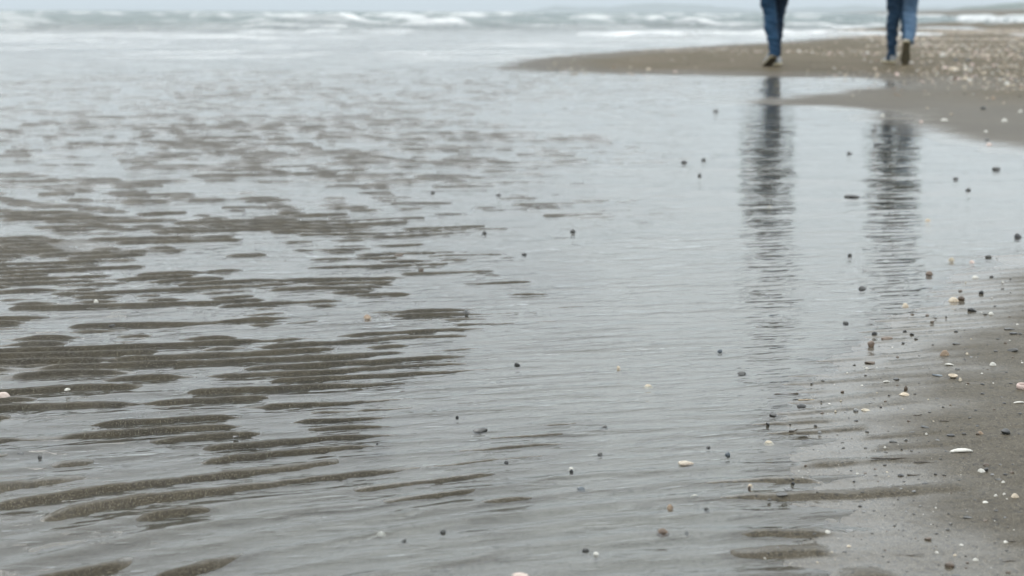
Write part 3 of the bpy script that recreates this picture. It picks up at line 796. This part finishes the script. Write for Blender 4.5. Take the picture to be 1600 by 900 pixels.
# grit nobody could count: crumbs of shell and stone pressed into the wet bank
def crumbs(name, pts, mats, label):
    verts = []; faces = []; mi = []
    base = [Vector(v) for v in ((1, 0, 0), (-.5, .87, 0), (-.5, -.87, 0), (.15, .1, .7), (.1, 0, -.6))]
    fs = ((0, 1, 3), (1, 2, 3), (2, 0, 3), (1, 0, 4), (2, 1, 4), (0, 2, 4))
    for x, y, z, s, k in pts:
        a = random.uniform(0, 6.28); n = len(verts); e = random.uniform(.5, 1.1)
        for b in base:
            verts.append((x + s * (b.x * math.cos(a) - b.y * e * math.sin(a)), y + s * (b.x * math.sin(a) + b.y * e * math.cos(a)), z + s * b.z * .7))
        faces += [tuple(n + i for i in f) for f in fs]; mi += [k] * len(fs)
    me = bpy.data.meshes.new(name); me.from_pydata(verts, [], faces)
    for mt in mats: me.materials.append(MT[mt])
    me.polygons.foreach_set('material_index', np.array(mi, np.int32))
    o = bpy.data.objects.new(name, me); COL.objects.link(o); o['kind'] = 'stuff'; o['label'] = label
    return o

N = 42000
x = RNG.uniform(.1, 2.6, N); y = RNG.uniform(1.25, 4.6, N)
sd = sdist(BANK, x, y); cl = perlin(x * 5, y * 5, 200)
k = (sd > -.03) & (RNG.random(N) < sstep(-.3, .5, cl) * .8 + .2)
x, y = x[k], y[k]; z = sand_height(x, y)[0]
pts = [(a, b, c, random.uniform(.0005, .0015) * (1.6 if random.random() < .12 else 1), random.choices([0, 1, 2, 3], [5, 4, 1.2, 1.5])[0]) for a, b, c in zip(x, y, z)]
crumbs('shell_grit', pts, ['black', 'dark', 'white', 'grey'], 'fine dark and pale shell grit strewn over the wet sand bank')

# the shelly part of the sandbar
pts = []
N = 80000
x = RNG.uniform(-.5, 26, N); y = RNG.uniform(5.5, 45, N)
sb = sdist(BAR, x, y); dens = sstep(-.1, .6, fbm(x * .35, y * .22, 210, 3) + .5 * sstep(1.8, 4.2, x - (y - 12) * .22) - .15) * sstep(8.5, 11.5, y) + .035
k = (sb > .05) & (RNG.random(N) < dens) & (np.abs(x / y - .2) < .4)
x, y = x[k], y[k]; z = sand_height(x, y)[0]
pts = [(a, b, c + .002, random.uniform(.006, .020) * (1.8 if random.random() < .12 else 1) * (1.25 if a > 3.6 else .8), random.choices([0, 1, 2, 3, 4, 5], [2.2, 2.5, 2.4, 2.2, 1.0, 1.6])[0]) for a, b, c in zip(x, y, z)]
crumbs('shell_litter', pts, ['white', 'cream', 'tan', 'orange', 'dark', 'pinkshell'], 'broken shells strewn in a band over the far sandbar')

# ------------------------------------------------------------------ the sheet of sand
rows = axis_rows(0, .62, .4, .2, 2600)
cols = axis_cols(.0010, .0030)
def _sand(x, y):
    h = np.empty(x.shape); dr = np.empty(x.shape); mu = np.empty(x.shape); n = 400000
    for i in range(0, len(x), n):
        h[i:i + n], dr[i:i + n], mu[i:i + n] = sand_height(x[i:i + n], y[i:i + n])
    for px, py, r in STONES:                      # sand heaped round what lies in the pool
        k = np.nonzero((np.abs(x - px) < 6 * r) & (np.abs(y - py) < 6 * r))[0]
        w = np.exp(-(((x[k] - px) / (1.9 * r)) ** 2 + ((y[k] - py) / (1.6 * r)) ** 2) ** 1.3)
        h[k] = h[k] + w * np.maximum(-.0022 - h[k], 0)
    return h, {'dry': dr, 'mud': mu}
sand = grid_mesh('beach_sand', rows, cols, _sand); sand['kind'] = 'structure'
sand.data.materials.append(sand_material())

# ------------------------------------------------------------------ build water last: it knows the stones
wrows = axis_rows(0, .9, .35, .12, 6500)
wcols = axis_cols(.0011, .0034)
water = grid_mesh('sea_water', wrows, wcols, _water); water['kind'] = 'structure'
water.data.materials.append(water_material())

# ------------------------------------------------------------------ people
def tube(bm, pts, m=16):
    """pts: (centre, rx, ry) rings in order; closed at both ends; ry is along the second axis of the ring"""
    rings = []
    for i, (c, rx, ry) in enumerate(pts):
        c = Vector(c)
        d = (Vector(pts[min(i + 1, len(pts) - 1)][0]) - Vector(pts[max(i - 1, 0)][0])).normalized()
        s = Vector((0, 1, 0)) if abs(d.y) < .9 else Vector((0, 0, 1))
        ax = d.cross(s).normalized(); ay = ax.cross(d).normalized()
        rings.append([bm.verts.new(c + ax * rx * math.cos(2 * math.pi * j / m) + ay * ry * math.sin(2 * math.pi * j / m)) for j in range(m)])
    for i in range(len(rings) - 1):
        for j in range(m):
            k = (j + 1) % m; bm.faces.new((rings[i][j], rings[i][k], rings[i + 1][k], rings[i + 1][j]))
    bm.faces.new(rings[0][::-1]); bm.faces.new(rings[-1])

def ball(bm, c, r):
    g = bmesh.ops.create_icosphere(bm, subdivisions=3, radius=1)
    for v in g['verts']: v.co = Vector((v.co.x * r[0] + c[0], v.co.y * r[1] + c[1], v.co.z * r[2] + c[2]))

def fused(name, bm, voxel, mat, parent=None, smooth=4, fold=0.0, seed=0):
    """one continuous skin round everything in bm"""
    bmesh.ops.recalc_face_normals(bm, faces=bm.faces)
    me = bpy.data.meshes.new(name + '_raw'); bm.to_mesh(me); bm.free()
    o = bpy.data.objects.new(name, me); COL.objects.link(o)
    r = o.modifiers.new('r', 'REMESH'); r.mode = 'VOXEL'; r.voxel_size = voxel
    s = o.modifiers.new('s', 'SMOOTH'); s.factor = .5; s.iterations = smooth
    dg = bpy.context.evaluated_depsgraph_get(); dg.update()
    nm = bpy.data.meshes.new_from_object(o.evaluated_get(dg))
    o.modifiers.clear(); o.data = nm; bpy.data.meshes.remove(me); nm.name = name
    if fold:                                  # creases of the cloth
        n = len(nm.vertices); co = np.empty(n * 3, np.float32); no = np.empty(n * 3, np.float32)
        nm.vertices.foreach_get('co', co); nm.vertices.foreach_get('normal', no)
        co = co.reshape(-1, 3); no = no.reshape(-1, 3)
        ang = np.arctan2(co[:, 1], co[:, 0])
        f = perlin(co[:, 0] * 9 + co[:, 2] * 7, co[:, 2] * 26 + co[:, 0] * 8 + co[:, 1] * 9, seed) + .6 * perlin(co[:, 0] * 24 + seed, co[:, 2] * 15 + co[:, 1] * 17, seed + 3)
        co = co + no * (fold * f)[:, None]
        nm.vertices.foreach_set('co', co.astype(np.float32).ravel())
    nm.polygons.foreach_set('use_smooth', np.ones(len(nm.polygons), bool))
    nm.materials.clear(); nm.materials.append(mat)
    if parent: o.parent = parent
    return o

def cloth(name, c1, c2, rough=.85, weave=900, fade=None):
    m, nt, out = new_mat(name); T = NT(nt)
    co = T.n('ShaderNodeTexCoord').outputs['Object']
    n = T.noise(co, 7, 4, .6); w = T.noise(co, weave, 1)
    c = T.mix(T.mapr(n, .35, .68), rgb(*c1), rgb(*c2))
    c = T.mix(T.math('MULTIPLY', T.mapr(w, .5, .7), .35), c, rgb(*[min(1, 1.6 * q + .008) for q in c2]))
    b = T.n('ShaderNodeBump', {'Height': T.noise(co, 60, 3), 'Distance': .006, 'Strength': .5})
    p = T.n('ShaderNodeBsdfPrincipled', {'Base Color': c, 'Roughness': rough, 'Normal': b.outputs[0], 'Specular IOR Level': .2})
    nt.links.new(p.outputs[0], out.inputs[0]); return m

SKIN = stone_mat('skin', (.50, .32, .24), (.56, .37, .28), .5, None, 12)
HAIR = cloth('hair', (.035, .022, .014), (.07, .045, .028), .6, 400)
SHOEC = cloth('grey_canvas', (.22, .23, .24), (.34, .35, .36), .8, 500)
SOLE = stone_mat('rubber_sole', (.060, .050, .026), (.11, .09, .05), .75, None, 40)
RAND = stone_mat('pale_rubber', (.42, .35, .20), (.52, .45, .30), .7, None, 60)

def shoe(parent, heel, pitch, yaw, canvas, rand):
    """a low canvas shoe; the heel end at the origin, toe along +y; pitch lifts the heel over the toe"""
    prof = [(-.005, .020, .075), (.005, .030, .088), (.035, .036, .092), (.075, .037, .088), (.115, .037, .072), (.155, .043, .058), (.195, .046, .047), (.230, .042, .040), (.255, .030, .033), (.268, .012, .026)]
    def loft(z0, grow, top, m=18):
        bm = bmesh.new(); rings = []
        for y, hw, zt in prof:
            zt = zt if top is None else top; ring = []
            yy = y + (grow * 1.2 if y > .2 else -grow * 1.2 if y < .02 else 0)
            for j in range(m):
                a = 2 * math.pi * j / m; sx, sz = math.cos(a), math.sin(a)
                sx = math.copysign(abs(sx) ** .7, sx); sz = math.copysign(abs(sz) ** .7, sz)
                ring.append(bm.verts.new(((hw + grow) * sx, yy, z0 + (zt - z0) * (.5 + .5 * sz))))
            rings.append(ring)
        for i in range(len(rings) - 1):
            for j in range(m):
                k = (j + 1) % m; bm.faces.new((rings[i][j], rings[i][k], rings[i + 1][k], rings[i + 1][j]))
        bm.faces.new(rings[0][::-1]); bm.faces.new(rings[-1]); bmesh.ops.recalc_face_normals(bm, faces=bm.faces)
        return bm
    R = Matrix.Translation(Vector(heel)) @ Matrix.Rotation(yaw, 4, 'Z') @ Matrix.Rotation(-pitch, 4, 'X')
    def put(nm, bm, mt, par):
        bmesh.ops.transform(bm, matrix=R, verts=bm.verts)
        o = bpy.data.objects.new(nm, mesh_from(bm, nm, mt)); COL.objects.link(o); o.parent = par; return o
    s = put('shoe', loft(.020, 0, None), canvas, parent)
    put('midsole', loft(.009, .004, .027), rand, s)
    put('sole', loft(0, .003, .010), SOLE, s)
    return s

def walker(loc, label, denim, denim_b, jacket, legs, feet, hips, height, hairlen, canvas, rand):
    """legs: for each the ring list from hip to hem, (x, y, z, rx, ry)"""
    # body: head, neck, trunk, arms with hands, legs: one skin
    k = height / 1.72
    bm = bmesh.new(); hx, hy = hips
    tube(bm, [((hx, hy, .88 * k), .15, .11), ((hx, hy, .98 * k), .165, .115), ((hx, hy, 1.10 * k), .135, .10), ((hx, hy + .01, 1.28 * k), .165, .11), ((hx, hy + .01, 1.40 * k), .17, .095), ((hx, hy + .01, 1.46 * k), .08, .07), ((hx, hy + .02, 1.56 * k), .052, .055)], 24)
    ball(bm, (hx, hy + .035, 1.625 * k), (.074, .094, .108)); ball(bm, (hx, hy + .065, 1.575 * k), (.055, .062, .06))
    ball(bm, (hx, hy + .132, 1.615 * k), (.013, .02, .022)); ball(bm, (hx, hy + .118, 1.578 * k), (.026, .015, .008))
    for s in (-1, 1):
        ball(bm, (hx + s * .076, hy + .03, 1.615 * k), (.009, .018, .03)); ball(bm, (hx + s * .03, hy + .118, 1.635 * k), (.014, .012, .011))
        sw = .16 * s
        ax, ay = hx + s * .20, hy
        tube(bm, [((hx + s * .13, hy, 1.42 * k), .05, .05), ((ax, ay, 1.38 * k), .052, .055), ((ax + s * .03, ay + sw * .3, 1.18 * k), .042, .045), ((ax + s * .035, ay + sw * .5 + .02, 1.09 * k), .038, .04), ((ax + s * .03, ay + sw + .06, .90 * k), .028, .030), ((ax + s * .025, ay + sw + .075, .85 * k), .024, .032)])
        px, py, pz = ax + s * .025, ay + sw + .08, .80 * k
        tube(bm, [((px, py - .004, pz + .05), .018, .028), ((px, py, pz + .01), .016, .040), ((px, py, pz - .035), .014, .039)])
        for q, ln in enumerate((.066, .078, .072, .055)):
            fy = py + .030 - q * .020
            tube(bm, [((px, fy, pz - .025), .0085, .0085), ((px - s * .004, fy + .003, pz - .035 - ln * .5), .008, .008), ((px - s * .016, fy + .004, pz - .035 - ln), .0065, .0065)], 8)
        tube(bm, [((px, py + .03, pz + .015), .011, .011), ((px - s * .012, py + .052, pz - .02), .010, .010), ((px - s * .018, py + .056, pz - .05), .008, .008)], 8)
    for L in legs:
        tube(bm, [((x, y, z), rx * .78, ry * .78) for x, y, z, rx, ry in L[:-1]])
    o = fused('person', bm, .0075, SKIN, None, 2)
    o.location = loc; o['label'] = label; o['category'] = 'person'; o['group'] = 'people walking along the beach'
    # jeans
    bm = bmesh.new()
    tube(bm, [((hx, hy, .82 * k), .155, .115), ((hx, hy, .90 * k), .180, .130), ((hx, hy, .99 * k), .170, .122)], 24)
    for L in legs: tube(bm, [((x, y, z), rx * 1.07, ry * 1.05) for x, y, z, rx, ry in L])
    ml, mr = denim, denim_b
    j = fused('jeans', bm, .009, ml, o, 3, .012, 300 + int(loc[0] * 10))
    j.data.materials.append(mr)
    mx = hx
    mi = np.zeros(len(j.data.polygons), np.int32); ce = np.empty(len(mi) * 3, np.float32); j.data.polygons.foreach_get('center', ce); ce = ce.reshape(-1, 3)
    zs = np.array([(q[2]) for q in legs[0]][::-1]); m0 = np.interp(ce[:, 2], zs, [q[0] for q in legs[0]][::-1])
    zr = np.array([(q[2]) for q in legs[1]][::-1]); m1 = np.interp(ce[:, 2], zr, [q[0] for q in legs[1]][::-1])
    mi[np.abs(ce[:, 0] - m1) < np.abs(ce[:, 0] - m0)] = 1
    j.data.polygons.foreach_set('material_index', mi)
    # jacket
    bm = bmesh.new()
    hem = .70 * k
    tube(bm, [((hx, hy, hem), .235, .16), ((hx, hy, .88 * k), .225, .155), ((hx, hy, 1.05 * k), .19, .135), ((hx, hy + .01, 1.28 * k), .205, .145), ((hx, hy + .01, 1.42 * k), .19, .12), ((hx, hy + .01, 1.50 * k), .09, .09), ((hx, hy + .015, 1.54 * k), .082, .085)], 26)
    for s in (-1, 1):
        sw = .16 * s; ax, ay = hx + s * .20, hy
        tube(bm, [((hx + s * .12, hy, 1.42 * k), .07, .07), ((ax, ay, 1.38 * k), .075, .078), ((ax + s * .03, ay + sw * .3, 1.18 * k), .066, .068), ((ax + s * .035, ay + sw * .5 + .02, 1.09 * k), .060, .062), ((ax + s * .027, ay + sw + .06, .875 * k), .045, .050)])
    fused('jacket', bm, .011, jacket, o, 3, .008, 320)
    # hair
    bm = bmesh.new()
    ball(bm, (hx, hy + .018, 1.645 * k), (.084, .098, .108))
    tube(bm, [((hx, hy - .035, 1.66 * k), .07, .055), ((hx, hy - .060, 1.58 * k), .075, .045), ((hx, hy - .075, 1.55 * k - hairlen * .6), .075, .035), ((hx, hy - .085, 1.55 * k - hairlen), .05, .02)])
    fused('hair', bm, .009, HAIR, o, 2, .006, 340)
    for f in feet: shoe(o, *f, canvas, rand)
    return o

D1 = cloth('blue_denim', (.008, .028, .058), (.013, .043, .085)); D1b = cloth('shaded_blue_denim', (.005, .014, .030), (.007, .022, .046))  # same jeans: the darker tone paints the shade on the forward leg
D2 = cloth('deep_blue_denim', (.008, .024, .048), (.013, .038, .072)); D2b = cloth('faded_denim', (.045, .085, .14), (.085, .135, .20))
JK = cloth('black_jacket', (.008, .008, .008), (.014, .013, .012)); JK2 = cloth('dark_olive_jacket', (.012, .012, .009), (.022, .021, .016))

def foot_ground(u, v):
    x, y = ground(u, v, .03)
    for _ in range(4):
        z = float(sand_height(np.array([x]), np.array([y]))[0][0]); x, y = ground(u, v, z)
    return x, y, z

x, y, z = foot_ground(1211, 104)
S = (y * math.cos(TH) + H * math.sin(TH)) / F           # metres to a photo pixel there
walker((x, y, z), 'person in dark blue jeans and grey shoes walking away, nearer the sea', D1, D1b, JK,
       [[(-.105, .03, .88, .088, .100), (-.100, .03, .72, .080, .092), (-.080, .035, .60, .068, .078), (-.062, .03, .50, .060, .068), (-.058, -.02, .38, .064, .070), (-.040, -.07, .26, .052, .056), (-.036, -.115, .125, .043, .047), (-.037, -.135, .095, .041, .046)],
        [(.075, .04, .88, .088, .100), (.065, .10, .72, .074, .090), (.052, .16, .58, .062, .074), (.046, .19, .48, .054, .064), (.050, .20, .36, .055, .064), (.044, .20, .22, .044, .050), (.042, .20, .065, .040, .046), (.042, .20, .035, .041, .047)]],
       [((-.040, -.155, .088), math.radians(23), .12), ((.050, .155, 0), 0, -.18)], (-.015, .035), 1.70, .28, SHOEC, RAND)
x, y, z = foot_ground(1404, 100)
walker((x, y, z), 'person in faded blue jeans with one heel lifted, nearer the shelly sand', D2, D2b, JK2,
       [[(-.075, .03, .88, .085, .10), (-.072, .05, .74, .074, .09), (-.060, .08, .60, .066, .076), (-.056, .10, .48, .058, .066), (-.055, .10, .36, .058, .066), (-.052, .10, .22, .046, .052), (-.050, .10, .055, .041, .046), (-.050, .10, .03, .042, .047)],
        [(.095, .02, .88, .092, .105), (.092, .04, .74, .086, .098), (.090, .06, .60, .080, .088), (.085, .05, .50, .076, .080), (.075, -.03, .40, .074, .080), (.050, -.13, .28, .060, .064), (.034, -.185, .240, .054, .056), (.026, -.205, .215, .054, .057)]],
       [((-.045, .055, 0), 0, .08), ((-.005, -.26, .222), math.radians(57), -.26)], (.02, .03), 1.76, .05, SHOEC, RAND)

# ------------------------------------------------------------------ dunes and the coast beyond
def ridge(name, path, width, height, seed, col1, col2, rough_amp, n_al, n_ac, nf, z0=0.0):
    """a long hill along a path: (x, y) points"""
    P = [Vector((a, b)) for a, b in path]; seg = [(P[i + 1] - P[i]).length for i in range(len(P) - 1)]; tot = sum(seg)
    vs = []; fs = []
    for i in range(n_al + 1):
        s = tot * i / n_al; k = 0
        while k < len(seg) - 1 and s > seg[k]: s -= seg[k]; k += 1
        t = s / seg[k]; c = P[k].lerp(P[k + 1], t); d = (P[k + 1] - P[k]).normalized(); n = Vector((d.y, -d.x))
        al = tot * i / n_al
        for j in range(n_ac + 1):
            q = j / n_ac * 2 - 1; p = c + n * q * width * .5
            prof = (1 - q * q) ** .8
            hh = height * (.62 + .55 * float(perlin(al * nf, q * .8 + seed, seed)) + .30 * float(perlin(al * nf * 3.3, q * 2, seed + 1)))
            hh = max(hh, .12 * height) + rough_amp * float(perlin(al * nf * 14, q * 9, seed + 2))
            e = min(1, i / 6, (n_al - i) / 6)
            vs.append((p.x, p.y, z0 + prof * hh * (.2 + .8 * e) - (.6 if abs(q) == 1 else 0)))
    m = n_ac + 1
    for i in range(n_al):
        for j in range(n_ac): fs.append((i * m + j, i * m + j + 1, (i + 1) * m + j + 1, (i + 1) * m + j))
    me = bpy.data.meshes.new(name); me.from_pydata(vs, [], fs); me.polygons.foreach_set('use_smooth', np.ones(len(fs), bool))
    mt, nt, out = new_mat(name); T = NT(nt); geo = T.n('ShaderNodeNewGeometry').outputs['Position']
    c = T.mix(T.mapr(T.noise(geo, .12, 5, .7), .35, .65), rgb(*col1), rgb(*col2))
    p = T.n('ShaderNodeBsdfDiffuse', {'Color': c}); nt.links.new(p.outputs[0], out.inputs[0])
    me.materials.append(mt)
    o = bpy.data.objects.new(name, me); COL.objects.link(o); o['kind'] = 'structure'
    return o

ridge('dunes', [(118, 150), (150, 260), (215, 470), (330, 890)], 46, 4.2, 7, (.05, .065, .04), (.10, .105, .065), .5, 260, 16, .02, 1.0)
ridge('far_coast', [(480, 1150), (950, 2400), (1250, 3300), (640, 3150), (50, 3300)], 300, 17, 12, (.05, .07, .045), (.09, .10, .07), 2.2, 380, 10, .0042, 0)

# the sea air between here and there
bm = bmesh.new(); bmesh.ops.create_cube(bm, size=1)
bmesh.ops.scale(bm, vec=(13600, 7200, 46), verts=bm.verts); bmesh.ops.translate(bm, vec=(0, 3400, 19.5 ), verts=bm.verts)
hz = bpy.data.objects.new('haze', bpy.data.meshes.new('haze')); bm.to_mesh(hz.data); bm.free(); COL.objects.link(hz); hz['kind'] = 'stuff'
m, nt, out = new_mat('sea_air'); v = nt.nodes.new('ShaderNodeVolumePrincipled')
v.inputs['Color'].default_value = (.655, .71, .75, 1); v.inputs['Density'].default_value = HAZE; v.inputs['Anisotropy'].default_value = .2
nt.links.new(v.outputs[0], out.inputs['Volume']); hz.data.materials.append(m)

# ------------------------------------------------------------------ sky, sun, air
SUN_EL, SUN_AZ = math.radians(48), math.radians(-35)      # azimuth from +Y, clockwise
wd = bpy.data.worlds.new('World'); SC.world = wd; wd.use_nodes = True
nt = wd.node_tree; nt.nodes.clear(); T = NT(nt)
wo = nt.nodes.new('ShaderNodeOutputWorld')
sky = T.n('ShaderNodeTexSky', sky_type='NISHITA', sun_disc=False, sun_elevation=SUN_EL, sun_rotation=SUN_AZ, air_density=1.0, dust_density=1.0, ozone_density=1.0)
co = T.n('ShaderNodeTexCoord').outputs['Generated']
sp = T.n('ShaderNodeSeparateXYZ', {'Vector': co})
el = T.math('MAXIMUM', sp.outputs['Z'], 0.0)
grad = T.math('ADD', 1.0, T.math('MULTIPLY', T.math('SUBTRACT', 1.0, T.math('POWER', 2.71828, T.math('MULTIPLY', el, -2.2))), 3.5))     # an overcast sky is brighter overhead
cl = T.noise(T.scaled(co, (1, 1, 2.5)), 2.2, 4, .55)
lum = T.math('MULTIPLY', grad, T.mapr(cl, .25, .75, .90, 1.10))
cloud = T.n('ShaderNodeMix', data_type='RGBA', blend_type='MULTIPLY'); cloud.inputs[0].default_value = 1
nt.links.new(T.mix(T.mapr(el, 0, .24), rgb(5.15, 5.80, 6.10), rgb(5.75, 6.12, 6.30)), cloud.inputs[6]); nt.links.new(lum, cloud.inputs[7])
skyc = T.mix(.9, sky.outputs[0], cloud.outputs[2])
bg = T.n('ShaderNodeBackground', {'Color': skyc, 'Strength': .1})
nt.links.new(bg.outputs[0], wo.inputs[0])
sl = bpy.data.lights.new('sun', 'SUN'); sl.energy = .8; sl.angle = math.radians(25); sl.color = (1, .96, .90)
so = bpy.data.objects.new('sun', sl); COL.objects.link(so)
dirv = Vector((math.sin(SUN_AZ) * math.cos(SUN_EL), math.cos(SUN_AZ) * math.cos(SUN_EL), math.sin(SUN_EL)))
so.rotation_euler = dirv.to_track_quat('Z', 'Y').to_euler(); so.location = (0, 0, 30)

SC.view_settings.view_transform = 'Standard'; SC.view_settings.look = 'None'
SC.view_settings.exposure = .20; SC.view_settings.gamma = 1
SC.render.engine = 'CYCLES'
SC.cycles.max_bounces = 8; SC.cycles.transparent_max_bounces = 12
SC.cycles.use_denoising = True
SC.render.resolution_x = 1024; SC.render.resolution_y = 576
